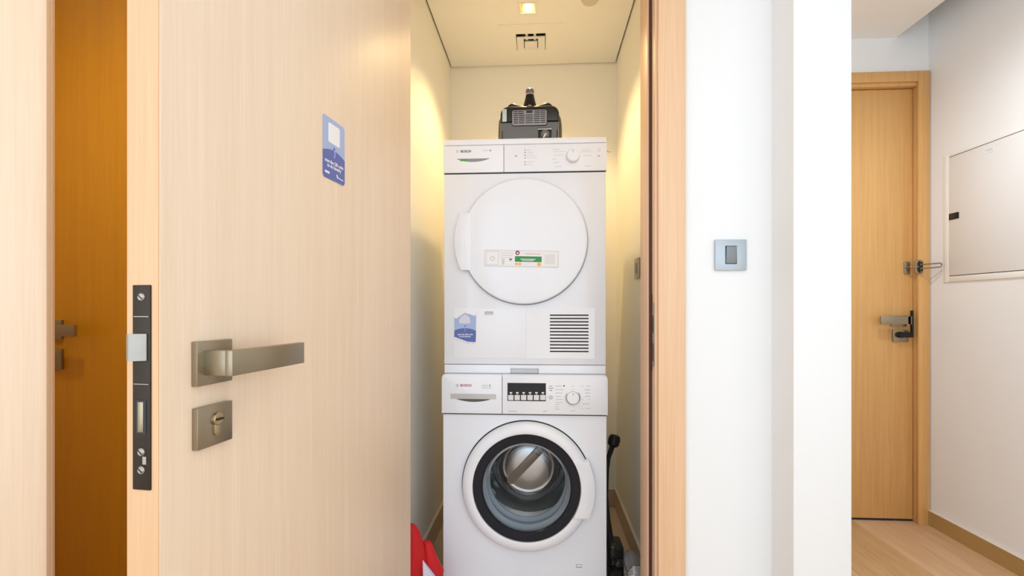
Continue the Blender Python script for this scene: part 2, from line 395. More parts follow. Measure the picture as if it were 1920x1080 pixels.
# cylinder plate
y2, zt3 = leaf_hit(371, 767, .009); y3, _ = leaf_hit(436, 790, .009); _, zb3 = leaf_hit(371, 846, .009)
cp = MB().box(0, .009, y2, y3, zb3, zt3, bev=.0008).build('cylinder_plate', M['bronze'], d2)
cy, cz3 = leaf_hit(407, 785, .010)
T = Matrix.Translation((.009, cy, cz3)) @ Matrix.Rotation(-PI/2, 4, 'Z')
MB().prism([(-.005, 0)]+[(-.005*math.cos(q*PI/8), -.017-.005*math.sin(q*PI/8)) for q in range(9)]+[(.005, 0)], -.003, .003, bev=.0008, T=Matrix.Translation((.009, cy, cz3)) @ Matrix.Rotation(PI/2, 4, 'Z')).build('key_cylinder', M['brass'], cp)
kc = MB().lathe([(0, -.0045), (.0068, -.0045), (.0082, -.0035), (.0085, 0)], 32, Matrix.Translation((.009, cy, cz3)) @ Matrix.Rotation(PI/2, 4, 'Z')).build('thumb_turn', M['brass'], cp)
MB().box(.0132, .0160, cy-.006, cy+.006, cz3-.0012, cz3+.0012, bev=.0005, T=None).build('turn_slot', M['darkbronze'], cp)

# sticker (its code square stays blank)
def sticker(par, W, H, T, torn=False):
    def pr(name, pts, m, lift):
        return MB().prism(pts, -lift-.0002, -lift+.0001, T=T).build(name, m, par)
    return pr
sk = tag(empty('laundry_sticker'), 'blue sticker with white writing on the open wooden door', 'sticker')
sk.location = d2.location; sk.rotation_euler = d2.rotation_euler
ya, zt = leaf_hit(605, 213, .0005); yb, zb = leaf_hit(646, 348, .0005); _, zbl = leaf_hit(605, 331, .0005); _, ztr = leaf_hit(646, 239, .0005)
SW = yb-ya; st_, sb_ = (zt+ztr)/2, (zb+zbl)/2; SH = st_-sb_
def stick_parts(par, T, W, H, outline, cut=None):
    # local x across, z up, front at -y
    MB().prism(outline, -.0004, 0, T=T).build('sticker_sheet', M['lblue'], par)
    def inside(p): return p
    arc = [(-W/2, -H*.02-.03*H)] + [(-W/2+W*k/16, -H*.05+H*.10*math.sin(PI*(.12+.76*k/16))) for k in range(17)] + [(W/2, -H*.05)]
    return arc
ST = Matrix.Translation((.0003, (ya+yb)/2, (st_+sb_)/2)) @ Matrix.Rotation(PI/2, 4, 'Z')
W_, H_ = SW, SH
MB().prism(rrect(-W_/2, W_/2, -H_/2, H_/2, .006), -.0004, 0, T=ST).build('sticker_sheet', M['lblue'], sk)
hill = [(-W_/2, -H_/2+.005), (-W_/2+.005, -H_/2), (W_/2-.005, -H_/2), (W_/2, -H_/2+.005)] + [(W_/2-W_*k/14, -H_*.07+H_*.07*math.sin(PI*k/14)) for k in range(15)]
MB().prism(hill, -.0007, -.0003, T=ST).build('blue_hill', M['dblue'], sk)
MB().prism(rrect(-W_*.26, W_*.26, H_*.10, H_*.42, .004), -.0007, -.0003, T=ST).build('white_panel', M['white'], sk)
def txt_on(par, s, size, m, T, x, z, y=-.0009, **k):
    o = text('lettering', s, size, m, par, (0, 0, 0), **k)
    o.matrix_local = T @ Matrix.Translation((x, y, z)) @ Matrix.Rotation(PI/2, 4, 'X') @ Matrix.Diagonal((k.get('sx', 1), 1, 1, 1))
    return o
txt_on(sk, 'scan the QR code', W_*.115, M['white'], ST, 0, -H_*.215, bold=.0002)
txt_on(sk, 'to do laundry', W_*.115, M['white'], ST, 0, -H_*.285, bold=.0002)
MB().lathe([(0, -.0011), (.0028, -.0010), (.003, -.0004)], 16, ST @ Matrix.Translation((0, 0, H_*.03))).build('pointer_dot', M['dblue'], sk)
MB().tube([ST @ Vector((0, -.0008, H_*.0)), ST @ Vector((.002, -.0008, -H_*.06)), ST @ Vector((-.001, -.0008, -H_*.12))], .0012, 6).build('pointer_string', M['lblue'], sk)
MB().prism(rrect(-W_*.42, -W_*.22, -H_*.42, -H_*.385, .001), -.0010, -.0005, T=ST).build('logo_mark', M['white'], sk)
MB().prism([(W_*.10, -H_*.37), (W_*.14, -H_*.37), (W_*.18, -H_*.41), (W_*.42, -H_*.415), (W_*.42, -H_*.43), (W_*.12, -H_*.425)], -.0010, -.0005, T=ST).build('logo_mark', M['white'], sk)

# ------------------------------------------------------------------ left: closed bounce-tinted door and open light-paled door
d3 = struct(empty('door_2'))
box('door_leaf', M['warm_bounce'], d3, LD0+.035, LD1-.035, WY+.025, WY+.069, .008, DH-.004, bev=.002)
box('architrave', M['warm_bounce'], d3, LD0-.045, LD0+.03, AY, WY, 0, DH+.09, bev=.003)
box('architrave', M['warm_bounce'], d3, LD1-.03, LD1+.045, AY, WY, 0, DH+.09, bev=.003)
box('architrave', M['warm_bounce'], d3, LD0+.03, LD1-.03, AY, WY, DH+.014, DH+.09, bev=.003)
box('jamb_lining', M['warm_bounce'], d3, LD0, LD0+.034, WY, CY0, 0, DH+.03, bev=.001)
box('jamb_lining', M['warm_bounce'], d3, LD1-.034, LD1, WY, CY0, 0, DH+.03, bev=.001)
box('jamb_lining', M['warm_bounce'], d3, LD0+.034, LD1-.034, WY, CY0, DH, DH+.03, bev=.001)
LY0 = WY+.025
pr_ = at(114, 600, LY0-.01); 
zr0 = at(114, 636, LY0-.01).z; zr1 = at(114, 600, LY0-.01).z
hr = MB().box(pr_.x-.052, pr_.x, LY0-.009, LY0, zr0, zr1, bev=.0008).build('handle_rosette', M['bronze'], d3)
pl = at(138, 609, LY0-.055); pz = at(138, 631, LY0-.055)
MB().box(pr_.x-.040, pr_.x-.028, LY0-.055, LY0-.009, pz.z, pl.z, bev=.001).box(pr_.x-.040, pl.x, LY0-.055, LY0-.044, pz.z, pl.z, bev=.001).build('lever', M['bronze'], hr)
zc0 = at(114, 693, LY0-.01).z; zc1 = at(114, 655, LY0-.01).z
cp2 = MB().box(pr_.x-.052, pr_.x, LY0-.009, LY0, zc0, zc1, bev=.0008).build('cylinder_plate', M['bronze'], d3)
MB().lathe([(0, -.0045), (.0068, -.0045), (.0085, 0)], 24, Matrix.Translation((pr_.x-.026, LY0-.009, (zc0+zc1)/2+.006))).build('key_cylinder', M['brass'], cp2)

ex, ey = -.915, .846
hx, hy = -1.70, .36
ang = math.atan2(ey-hy, ex-hx)
d4 = struct(empty('door_3', (hx, hy, 0), ang))
LL = math.hypot(ex-hx, ey-hy)
box('door_leaf', M['veneer'], d4, 0, LL, 0, .045, .008, DH-.004, bev=.014)
box('edge_band', M['veneer'], d4, LL-.001, LL+.0006, .016, .030, .008, DH-.004)
for z in (.25, 1.1, 1.95): MB().tube([(-.004, .0, z-.05), (-.004, .0, z+.05)], .007).build('hinge', M['bronze'], d4)

# ------------------------------------------------------------------ entry door in the foyer
e = struct(empty('door_4'))
DY = HY1+.022
G = M['golden']
xr = at(1711, 600, DY).x
ztop = at(1660, 168, DY).z
exl = EL+.03
box('door_leaf', G, e, exl+.015, xr, DY, DY+.05, .012, ztop, bev=.002)
ax0 = at(1722, 600, HY1-.015).x; ax1 = at(1744, 600, HY1-.015).x
atop = at(1660, 134, HY1-.015).z
box('architrave', G, e, ax0, ax1, HY1-.016, HY1, 0, atop, bev=.003)
box('architrave', G, e, .80, EL+.02, HY1-.016, HY1, 0, atop, bev=.003)
box('architrave', G, e, EL+.02, ax0, HY1-.016, HY1, ztop+.022, atop, bev=.003)
box('jamb_lining', G, e, xr+.004, ER, HY1-.004, HY1+.14, 0, ztop+.004, bev=.002)
box('jamb_lining', G, e, EL, exl+.01, HY1-.004, HY1+.14, 0, ztop+.004, bev=.002)
box('jamb_lining', G, e, EL, ER, HY1-.004, HY1+.14, ztop+.004, ET, bev=.002)
box('threshold', M['groove'], e, exl, xr+.01, DY+.004, DY+.05, 0, .010)
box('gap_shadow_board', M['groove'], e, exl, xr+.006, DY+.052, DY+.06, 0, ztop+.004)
# lever
a = at(1672, 592, DY-.01); b_ = at(1701, 612, DY-.01)
r4 = MB().box(a.x, b_.x, DY-.009, DY, b_.z, a.z, bev=.0008).build('handle_rosette', M['bronze'], e)
a1 = at(1652, 593, DY-.055); a2 = at(1711, 608, DY-.055)
MB().box(b_.x-.028, b_.x-.014, DY-.055, DY-.009, a2.z, a1.z, bev=.001).box(a1.x, b_.x-.010, DY-.055, DY-.044, a2.z, a1.z, bev=.001).build('lever', M['bronze'], r4)
a = at(1675, 619, DY-.01); b_ = at(1704, 641, DY-.01)
cp4 = MB().box(a.x, b_.x, DY-.009, DY, b_.z, a.z, bev=.0008).build('cylinder_plate', M['bronze'], e)
c4 = at(1690, 628, DY-.03)
ho = MB().lathe([(0, -.028), (.013, -.028), (.0155, -.024), (.0155, -.004), (.013, 0)], 28, Matrix.Translation((c4.x, DY-.009, c4.z))).box(c4.x, at(1712, 628, DY-.03).x, DY-.034, DY-.012, c4.z-.013, c4.z+.013, bev=.005).build('door_hook', M['black'], None)
tag(ho, 'black hooked latch holder hung on the far entry door lock', 'latch')
h0 = at(1709, 628, DY-.028); h1 = at(1711, 582, DY-.028)
MB().box(h0.x-.002, h0.x+.007, DY-.035, DY-.020, h0.z-.012, h1.z, bev=.003).build('upright_strap', M['black'], ho)
# door guard (swing bar)
g = tag(empty('door_guard'), 'bronze swing bar door guard across the far entry door frame', 'door guard')
a = at(1697, 490, DY-.01); b_ = at(1708, 514, DY-.01)
kp = MB().prism(rrect(a.x, b_.x, b_.z, a.z, .008), DY-.006, DY, bev=.0015).build('keeper_plate', M['bronze'], g)
kc_ = at(1702, 501, DY-.02)
MB().tube([(kc_.x, DY-.006, kc_.z), (kc_.x+.004, DY-.032, kc_.z)], .004).build('keeper_post', M['bronze'], kp)
MB().lathe([(0, -.008), (.005, -.006), (.007, 0), (.005, .006), (0, .008)], 16, Matrix.Translation((kc_.x+.005, DY-.036, kc_.z))).build('keeper_ball', M['brass'], kp)
FY = HY1-.016
a = at(1718, 487, FY-.01); b_ = at(1732, 513, FY-.01)
mp = MB().prism(rrect(a.x, b_.x, b_.z, a.z, .010), FY-.006, FY, bev=.0015).build('hinge_plate', M['bronze'], g)
MB().tube([((a.x+b_.x)/2, FY-.014, b_.z+.012), ((a.x+b_.x)/2, FY-.014, a.z-.012)], .009).build('hinge_barrel', M['darkbronze'], mp)
c0 = at(1726, 500, FY-.02); c1 = at(1766, 497, FY-.085)
for z in (b_.z+.010, a.z-.010): MB().lathe([(0, -.003), (.004, -.002), (.004, 0)], 12, Matrix.Translation(((a.x+b_.x)/2, FY-.006, z))).build('screw', M['darkbronze'], mp)
h = .010
lp = [(c0.x, FY-.018, c0.z+h), (c1.x-.010, c1.y, c1.z+h*.95), (c1.x-.003, c1.y, c1.z+h*.7), (c1.x, c1.y, c1.z), (c1.x-.003, c1.y, c1.z-h*.7), (c1.x-.010, c1.y, c1.z-h*.95), (c0.x, FY-.018, c0.z-h)]
MB().tube(lp, .0032, 8).build('swing_loop', M['bronze'], g)
MB().tube([(kc_.x+.004, DY-.036, kc_.z), (c0.x, FY-.014, c0.z)], .0032, 8).build('keeper_arm', M['bronze'], g)

# ------------------------------------------------------------------ electrical panel on the right wall
p = tag(empty('electrical_panel'), 'flush white metal electrical panel on the right hand wall', 'electrical panel')
PX = HX1
py0, py1, pz0, pz1 = 1.85, 2.427, atx(1782, 517, HX1).z, atx(1782, 296, HX1).z
b = MB()
b.box(PX-.006, PX, py0-.035, py0-.003, pz0-.030, pz1+.014, bev=.002); b.box(PX-.006, PX, py1+.003, py1+.034, pz0-.030, pz1+.014, bev=.002)
b.box(PX-.006, PX, py0-.003, py1+.003, pz0-.030, pz0-.003, bev=.002); b.box(PX-.006, PX, py0-.003, py1+.003, pz1+.003, pz1+.014, bev=.002)
b.build('panel_frame', M['whitetrim'], p)
box('panel_recess', M['groove'], p, PX-.002, PX-.0005, py0-.004, py1+.004, pz0-.004, pz1+.004)
pd = box('panel_door', mat('panel_enamel', (.74, .745, .745), .35, coat=.2, var=.01), p, PX-.007, PX-.002, py0, py1, pz0, pz1, bev=.001)
q0 = atx(1783, 413, PX); q1 = atx(1801, 398, PX)
lt = box('panel_latch', M['black'], p, PX-.010, PX-.004, q1.y, q0.y, atx(1792, 411, PX).z, atx(1792, 399, PX).z, bev=.001, label='black pull latch')
MB().box(PX-.0115, PX-.0095, q1.y+.012, q0.y-.012, atx(1792, 409, PX).z, atx(1792, 402, PX).z, bev=.0005).build('latch_key', M['blackgloss'], lt)
q0 = atx(1846, 285, PX); q1 = atx(1867, 285, PX)
lb = box('paper_label', M['paper'], p, PX-.0076, PX-.0068, q1.y, q0.y, q0.z-.014, q0.z+.014)
for dz, k in ((.003, .7), (-.003, .45)): MB().box(PX-.0079, PX-.0074, q1.y+.008, q1.y+.008+(q0.y-q1.y)*k, q0.z+dz-.001, q0.z+dz+.001).build('print_line', M['greyline'], lb)

# ------------------------------------------------------------------ switches
s0 = at(1341, 507, WY-.008); s1 = at(1400, 449, WY-.008)
sw = tag(empty('light_switch', ((s0.x+s1.x)/2, WY, (s0.z+s1.z)/2)), 'square steel grey light switch on the white wall', 'light switch')
hw, hh = (s1.x-s0.x)/2, (s1.z-s0.z)/2
box('switch_plate', M['switch'], sw, -hw, hw, -.009, -.003, -hh, hh, bev=.0012)
box('back_box', M['greyline'], sw, -hw+.003, hw-.003, -.003, 0, -hh+.003, hh-.003)
MB().box(-.014, .014, -.0015, .002, -.024, .024, bev=.002, T=Matrix.Translation((0, -.011, 0)) @ Matrix.Rotation(.09, 4, 'X')).build('rocker', M['rocker'], sw)
box('rocker_gap', M['groove'], sw, -.0155, .0155, -.0094, -.0088, -.0255, .0255)
s2 = atx(1200, 500, CX1-.012)
sw2 = tag(empty('closet_switch', (CX1, 2.075, s2.z)), 'bronze switch plate on the right wall inside the closet', 'light switch')
box('switch_plate', M['bronze'], sw2, -.010, -.002, -.043, .043, -.043, .043, bev=.001)
box('back_box', M['groove'], sw2, -.002, 0, -.038, .038, -.038, .038)
box('rocker', M['rocker'], sw2, -.013, -.009, -.011, .011, -.022, .022, bev=.001)

# ------------------------------------------------------------------ ceiling fittings in the closet
dl = tag(empty('downlight', (LX, LY, CZ)), 'small square recessed downlight glowing in the closet ceiling', 'downlight')
b = MB()
r_, R_ = .0345, .042
for (x0, x1, y0_, y1_) in ((-R_, R_, -R_, -r_), (-R_, R_, r_, R_), (-R_, -r_, -r_, r_), (r_, R_, -r_, r_)): b.box(x0, x1, y0_, y1_, -.002, .001)
b.build('trim_ring', M['whitetrim'], dl)
b = MB()
for (x0, x1, y0_, y1_) in ((-.036, .036, -.036, -.0345), (-.036, .036, .0345, .036), (-.036, -.0345, -.0345, .0345), (.0345, .036, -.0345, .0345)): b.box(x0, x1, y0_, y1_, .001, .075)
b.build('reflector', M['gold'], dl)
box('can_top', M['gold'], dl, -.036, .036, -.036, .036, .075, .078)
MB().lathe([(0, 0), (.022, .001), (.027, .008), (.02, .03), (0, .032)], 32, Matrix.Translation((0, 0, .030)) @ Matrix.Rotation(PI/2, 4, 'X')).build('bulb', M['bulb'], dl)
vt = tag(empty('air_diffuser', (VX, VY, CZ)), 'square white air diffuser in the closet ceiling', 'vent')
b = MB()
R_, r_ = .155, .0745
for (x0, x1, y0_, y1_) in ((-R_, R_, -R_, -r_), (-R_, R_, r_, R_), (-R_, -r_, -r_, r_), (r_, R_, -r_, r_)): b.box(x0, x1, y0_, y1_, -.003, 0)
b.build('face_plate', M['ceiling'], vt)
def cone(R0, R1, z0, z1):
    t = bmesh.new(); A = [t.verts.new((sx*R0, sy*R0, z0)) for sx, sy in ((-1, -1), (1, -1), (1, 1), (-1, 1))]; B = [t.verts.new((sx*R1, sy*R1, z1)) for sx, sy in ((-1, -1), (1, -1), (1, 1), (-1, 1))]
    for k in range(4): t.faces.new((A[k], A[(k+1) % 4], B[(k+1) % 4], B[k]))
    r = bmesh.ops.solidify(t, geom=t.faces[:], thickness=.0012); return t
def ring(name, X, Ya, Yb, x, ya, yb, z0, z1):
    b = MB()
    b.box(-X, X, Ya, ya, z0, z1).box(-X, X, yb, Yb, z0, z1).box(-X, -x, ya, yb, z0, z1).box(x, X, ya, yb, z0, z1)
    return b.build(name, M['whitetrim'], vt)
ring('outer_vane', .070, -.050, .070, .036, -.034, .052, -.006, -.001)
box('inner_vane', M['whitetrim'], vt, -.032, .032, -.014, .050, -.010, -.004, bev=.001)
for sx in (-1, 1): box('vane_bracket', M['lightline'], vt, sx*.02-.006, sx*.02+.006, -.0735, .055, .0, .012)
box('duct', M['groove'], vt, -.0745, .0745, -.0745, .0745, .05, .055)
b = MB()
for (x0, x1, y0_, y1_) in ((-.0745, .0745, -.0745, -.0725), (-.0745, .0745, .0725, .0745), (-.0745, -.0725, -.0725, .0725), (.0725, .0745, -.0725, .0725)): b.box(x0, x1, y0_, y1_, 0, .05)
b.build('duct_wall', M['whitetrim'], vt)
sd = tag(MB().lathe([(0, -.012), (.020, -.011), (.031, -.009), (.036, -.003), (.037, 0)], 40, Matrix.Rotation(-PI/2, 4, 'X')).build('sensor_cover', mat('sensor_plastic', (.62, .56, .44), .5, var=.02)), 'round cream cover disc on the closet ceiling right of the downlight', 'sensor')
sd.matrix_world = Matrix.Translation((.212, 2.125, CZ)) @ Matrix.Rotation(PI, 4, 'X') if False else Matrix.Translation((.212, 2.125, CZ))
for v in sd.data.vertices: v.co.z = -abs(v.co.z)

# ------------------------------------------------------------------ washing machine
MX = -.0626
def front_with_hole(x0, x1, z0, z1, cx, cz, r, y0, y1, n=96, crn=0):
    t = bmesh.new(); A = []; B = []
    for k in range(n):
        a = 2*PI*k/n; dx, dz = math.cos(a), math.sin(a)
        m_ = min((x1-cx)/dx if dx > 1e-9 else 1e9, (x0-cx)/dx if dx < -1e-9 else 1e9, (z1-cz)/dz if dz > 1e-9 else 1e9, (z0-cz)/dz if dz < -1e-9 else 1e9)
        A.append((cx+r*dx, cz+r*dz)); B.append((cx+m_*dx, cz+m_*dz))
    # snap the nearest outline points to the corners
    for c in ((x0, z0), (x1, z0), (x1, z1), (x0, z1)):
        i = min(range(n), key=lambda i: (B[i][0]-c[0])**2+(B[i][1]-c[1])**2); B[i] = c
    L = []
    for y in (y0, y1): L.append(([t.verts.new((p[0], y, p[1])) for p in A], [t.verts.new((p[0], y, p[1])) for p in B]))
    for k in range(n):
        q = (k+1) % n
        (a0, b0), (a1, b1) = L
        t.faces.new((a0[k], a0[q], b0[q], b0[k])); t.faces.new((a1[q], a1[k], b1[k], b1[q]))
        t.faces.new((a0[q], a0[k], a1[k], a1[q])); t.faces.new((b0[k], b0[q], b1[q], b1[k]))
    bmesh.ops.recalc_face_normals(t, faces=t.faces[:])
    return t
WF = 1.755
wm = tag(empty('washing_machine', (MX, WF, 0)), 'white front-loading washing machine with a glass porthole, under the dryer', 'washing machine')
def L(px, py, Y=WF, o=None):          # photograph point on the machine's front -> its own x, z
    q = at(px, py, Y); return q.x-MX, q.z
en = M['enamel']; plw = M['plastic']
wz = .842
fz = L(985, 776)[1]                    # bottom of the fascia
dcx, dcz = L(988, 914); dR = 123.7/(907/WF)*1.003
dcx, dcz = L(987.5, 914)
HW = .299
HR = .165
t = front_with_hole(-HW+.003, HW-.003, .04, fz-.001, dcx, dcz, HR, 0, .012)
b = MB(); b._add(t)
b.box(-HW+.003, -HW+.015, .012, .55, .04, wz-.004, bev=.001); b.box(HW-.015, HW-.003, .012, .55, .04, wz-.004, bev=.001)
b.box(-HW+.003, HW-.003, .53, .55, .04, wz-.004); b.box(-HW+.003, HW-.003, .012, .55, .04, .05)
b.build('cabinet', en, wm)
box('worktop', plw, wm, -HW, HW, -.002, .552, wz-.018, wz, bev=.004)
for sx in (-1, 1):
    for y in (.05, .5): MB().lathe([(0, 0), (.02, 0), (.02, .012), (.008, .014), (.008, .04), (0, .04)], 20, Matrix.Translation((sx*.25, y, 0)) @ Matrix.Rotation(PI/2, 4, 'X')).build('foot', M['black'], wm)
ft = L(985, 702)[1]-.001
dx_ = L(942, 740)[0]
# fascia: drawer front and control panel
fo = rrect(-HW-.001, dx_-.0008, fz+.001, ft, .014, corners=(0, 0, 0, 1))
dr = MB().prism(fo, -.012, .03, bev=.0025).build('detergent_drawer', plw, wm)
fo = rrect(dx_+.0008, HW+.001, fz+.001, ft, .014, corners=(0, 0, 1, 0))
fp_ = MB().prism(fo, -.012, .03, bev=.0025).build('control_panel', plw, wm)
box('panel_gap', M['groove'], wm, -HW+.004, HW-.004, -.006, .01, fz-.003, ft-.01)
YF = -.012
def LW_(px, py): return L(px, py, WF-.012)
def plate(name, m, par, x0, y0, x1, y1, yf, th=.0006, r=0, Lf=LW_, label=None, back=.0003):
    (a, zb_), (c, za_) = Lf(x0, y1), Lf(x1, y0)
    pts = rrect(a, c, zb_, za_, r) if r else [(a, zb_), (c, zb_), (c, za_), (a, za_)]
    return MB().prism(pts, yf-th, yf+back).build(name, m, par, label=label)
hs = plate('grip_strip', M['silver'], dr, 845, 739, 930, 747.5, YF, .002, label='grey metallic grip strip')
a, z1_ = LW_(855, 747.6); c, _ = LW_(921, 747); zz = LW_(888, 753.5)[1]
pts = [(a+(c-a)*k/16, z1_) for k in range(17)] + [(c-(c-a)*k/16, z1_-(z1_-zz)*math.sin(PI*k/16)**.8) for k in range(1, 16)]
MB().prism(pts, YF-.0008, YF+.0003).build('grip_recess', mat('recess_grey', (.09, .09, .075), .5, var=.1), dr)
plate('grip_scoop', M['enamel'], dr, 855, 754, 921, 770, YF, .0015, .006)
def logo(par, px, py, Lf, yf, m1, m2, s=1):
    x, z = Lf(px, py)
    T = Matrix.Translation((x, yf, z))
    MB().lathe([(.0047*s, -.0005), (.0057*s, -.0005), (.0057*s, 0), (.0047*s, 0)], 28, T, close=True).box(-.0008, .0008, -.0005, 0, -.004*s, .004*s, T=T @ Matrix.Translation((-.0022, 0, 0))).box(-.0008, .0008, -.0005, 0, -.004*s, .004*s, T=T @ Matrix.Translation((.0022, 0, 0))).box(-.002, .002, -.0005, 0, -.0006, .0006, T=T).build('logo_ring', m1, par)
    x2, z2 = Lf(px+16.0, py)
    text('lettering', 'BOSCH', .0125*s, m2, par, (x2, yf-.0004, z2), bold=.0003, sx=1.0)
logo(dr, 857.5, 722.8, LW_, YF, M['greyline'], M['crimson'])
plate('print_line', M['lightline'], dr, 903, 722, 915, 724, YF, .0002); plate('print_mark', M['greyline'], dr, 917, 721, 920, 725, YF, .0003)
plate('print_line', M['lightline'], dr, 903, 726.5, 921, 728, YF, .0002)
dsp = plate('display', M['black'], fp_, 951.5, 718.5, 1023.5, 751.5, YF, .0008, .001, label='black glossy display window')
for k in range(6):
    x0 = 953+k*11.95
    bt = plate('button', M['paper'], dsp, x0, 740.5, x0+9.9, 750, YF-.0008, .0018, .0008)
    plate('button_symbol', M['white'], dsp, x0+2.5, 735.2, x0+7.5, 737.2, YF-.0008, .0003)
    plate('button_symbol', M['lightline'], dsp, x0+4, 737.2, x0+6, 739.4, YF-.0008, .0003)
x, z = LW_(1032.5, 744.6)
MB().lathe([(0, -.004), (.006, -.0035), (.0078, -.0015), (.008, 0)], 28, Matrix.Translation((x, YF, z))).build('start_button', M['lightline'], fp_)
for (x0, x1, y_) in ((1030, 1036, 724), (1028, 1038, 728)): plate('print_line', M['greyline'], fp_, x0, y_-.8, x1, y_+.8, YF, .0002)
plate('indicator', M['ink'], fp_, 1031.5, 731.4, 1035, 732.6, YF, .0003)
x, z = LW_(1074, 745)
T = Matrix.Translation((x, YF, z))
kb = MB().lathe([(.0275, 0), (.0278, -.004), (.0262, -.0065), (.0245, -.007), (.0242, -.002)], 56, T).build('knob_ring', M['chrome'], fp_)
MB().lathe([(0, -.019), (.0195, -.019), (.0222, -.0165), (.0236, -.004), (.0238, 0)], 56, T).build('programme_knob', plw, fp_)
MB().box(-.0007, .0007, -.0196, -.0188, .010, .0185, T=T).build('knob_mark', M['ink'], fp_)
rows_l = [(1041, 1053, 724), (1041, 1057, 730.5), (1041, 1054, 737), (1041, 1052, 743), (1042, 1055, 749), (1041, 1055, 754.5), (1041, 1050, 758.5), (1041, 1046, 763), (1041, 1049, 767)]
for x0, x1, y_ in rows_l: plate('print_line', M['lightline'], fp_, x0, y_-.7, x1, y_+.7, YF, .0002)
for x0, x1, y_ in [(1099, 1106, 724), (1096, 1107, 731), (1097, 1107, 737), (1097, 1107, 743), (1103, 1106, 749), (1092, 1107, 757.5), (1098, 1107, 766), (1090, 1093, 724), (1091, 1093, 749), (1091, 1093, 766), (1072, 1076, 724), (1071, 1078, 770.5)]:
    plate('print_line', M['lightline'], fp_, x0, y_-.8, x1, y_+.8, YF, .0002)
plate('print_mark', M['ink'], fp_, 1056.3, 722.3, 1058.8, 724.8, YF, .0003, .0008)
plate('print_line', M['lightline'], fp_, 953, 770, 969, 772.3, YF, .0002); plate('print_line', M['lightline'], fp_, 1018, 770, 1026, 771.8, YF, .0002)
# porthole door
def DT(y=0): return Matrix.Translation((dcx, y, dcz))
s_ = WF/907.0
Ro = 122.5*(WF-.03)/907
dcx2, dcz2 = L(987, 914.5, WF-.025)
T = Matrix.Translation((dcx2, 0, dcz2))
Ri = 101.5*(WF-.035)/907
pd_ = MB().lathe([(Ro-.001, .002), (Ro, -.010), (Ro-.002, -.022), (Ro-.008, -.029), (Ro-.02, -.034), (Ri+.006, -.036), (Ri+.001, -.034), (Ri, -.028), (Ri, .002)], 128, T, close=True)
# grip lobe on the right
N = 20
hA = 53*(WF-.035)/907
outer = []
for k in range(N+1):
    z_ = hA-2*hA*k/N
    outer.append((math.sqrt((Ro+.004)**2-z_*z_)+.005*(1-abs(z_/hA)*.0), z_))
inner = [(math.sqrt((Ri+.001)**2-z_*z_), z_) for z_ in [(-hA+2*hA*k/N) for k in range(N+1)]]
pd_.prism(outer+inner, -.040, -.008, bev=.0015, T=T)
pdo = pd_.build('porthole_door', plw, wm)
box_g = MB().lathe([(Ro+.0035, -.0006), (Ro+.0035, .001), (Ro-.01, .001), (Ro-.01, -.0006)], 128, T, close=True).build('door_seam', M['groove'], wm)
Rg = 83*(WF-.03)/907
gT = Matrix.Translation((dcx2-.004, 0, dcz2+.004))
MB().lathe([(Ri-.0005, -.029), (Rg+.004, -.0265), (Rg, -.022), (Rg, -.018), (Ri-.0005, -.02)], 128, T, close=True).build('smoked_ring', M['darkglass'], pdo)
MB().lathe([(Rg, -.021), (Rg-.003, -.012), (Rg-.010, .02), (Rg-.020, .055), (.118, .085), (.106, .112), (.101, .124), (.095, .130), (.088, .127), (.082, .121), (.05, .126), (0, .129)], 96, T).build('glass_bowl', M['glass'], pdo)
# gasket, drum
MB().lathe([(HR-.001, .004), (HR-.003, .022), (HR-.018, .028), (HR-.018, .036), (HR-.006, .042), (HR-.008, .075), (HR-.022, .082), (HR-.022, .09), (HR+.01, .094)], 96, Matrix.Translation((dcx, 0, dcz))).build('door_gasket', M['rubber'], wm)
dm = MB()
prof = [(HR-.018, .095), (HR+.005, .10), (.235, .115), (.235, .285), (.215, .30), (.165, .30), (.155, .29), (.14, .29), (.13, .283), (.118, .255), (.108, .245), (.10, .243)]
dm.lathe(prof, 96, Matrix.Translation((dcx, 0, dcz)))
dro = dm.build('drum', M['steel'], wm)
DC = Matrix.Translation((dcx, 0, dcz))
MB().lathe([(.1005, .243), (.098, .234), (.09, .229), (.05, .2245), (0, .223)], 72, DC).build('drum_hub', mat('brushed_hub', (.80, .78, .76), .34, metal=1, var=.04, vscale=20), dro)
MB().prism(rrect(-.097, .097, -.017, .017, .008), .216, .228, bev=.003, T=DC @ Matrix.Translation((-.012, 0, .01)) @ Matrix.Rotation(-.82, 4, 'Y')).build('bowl_reflection_band', mat('dark_band', (.16, .15, .14), .3, metal=1, var=.05), dro)  # dark strip standing in for a reflection in the glass bowl
for k in range(3):
    Tm = DC @ Matrix.Rotation(2*PI*k/3+.9, 4, 'Y')
    MB().prism([(-.03, -.232), (.03, -.232), (.012, -.185), (-.012, -.185)], .13, .27, bev=.006, T=Tm).build('drum_paddle', M['steel'], dro)
for R_ in (.103, .122):
    MB().lathe([(R_-.004, .236), (R_, .230), (R_+.004, .236), (R_+.003, .246), (R_-.003, .246)], 72, DC, close=True).build('drum_ring', M['chrome'], dro)
b = MB(); t = bmesh.new()
for i in range(10):
    for k in range(64):
        a = PI+PI*(k+.5*(i % 2))/64; y = .128+i*.0155; R_ = .2325
        c = Vector((R_*math.cos(a), y, R_*math.sin(a))); u = Vector((-math.sin(a), 0, math.cos(a)))*.0028; w = Vector((0, .0028, 0))
        t.faces.new([t.verts.new(c+u*math.cos(q*PI/3)+w*math.sin(q*PI/3)) for q in range(6)])
b._add(t, DC); pf = b.build('perforations', M['groove'], dro); pf['kind'] = 'stuff'
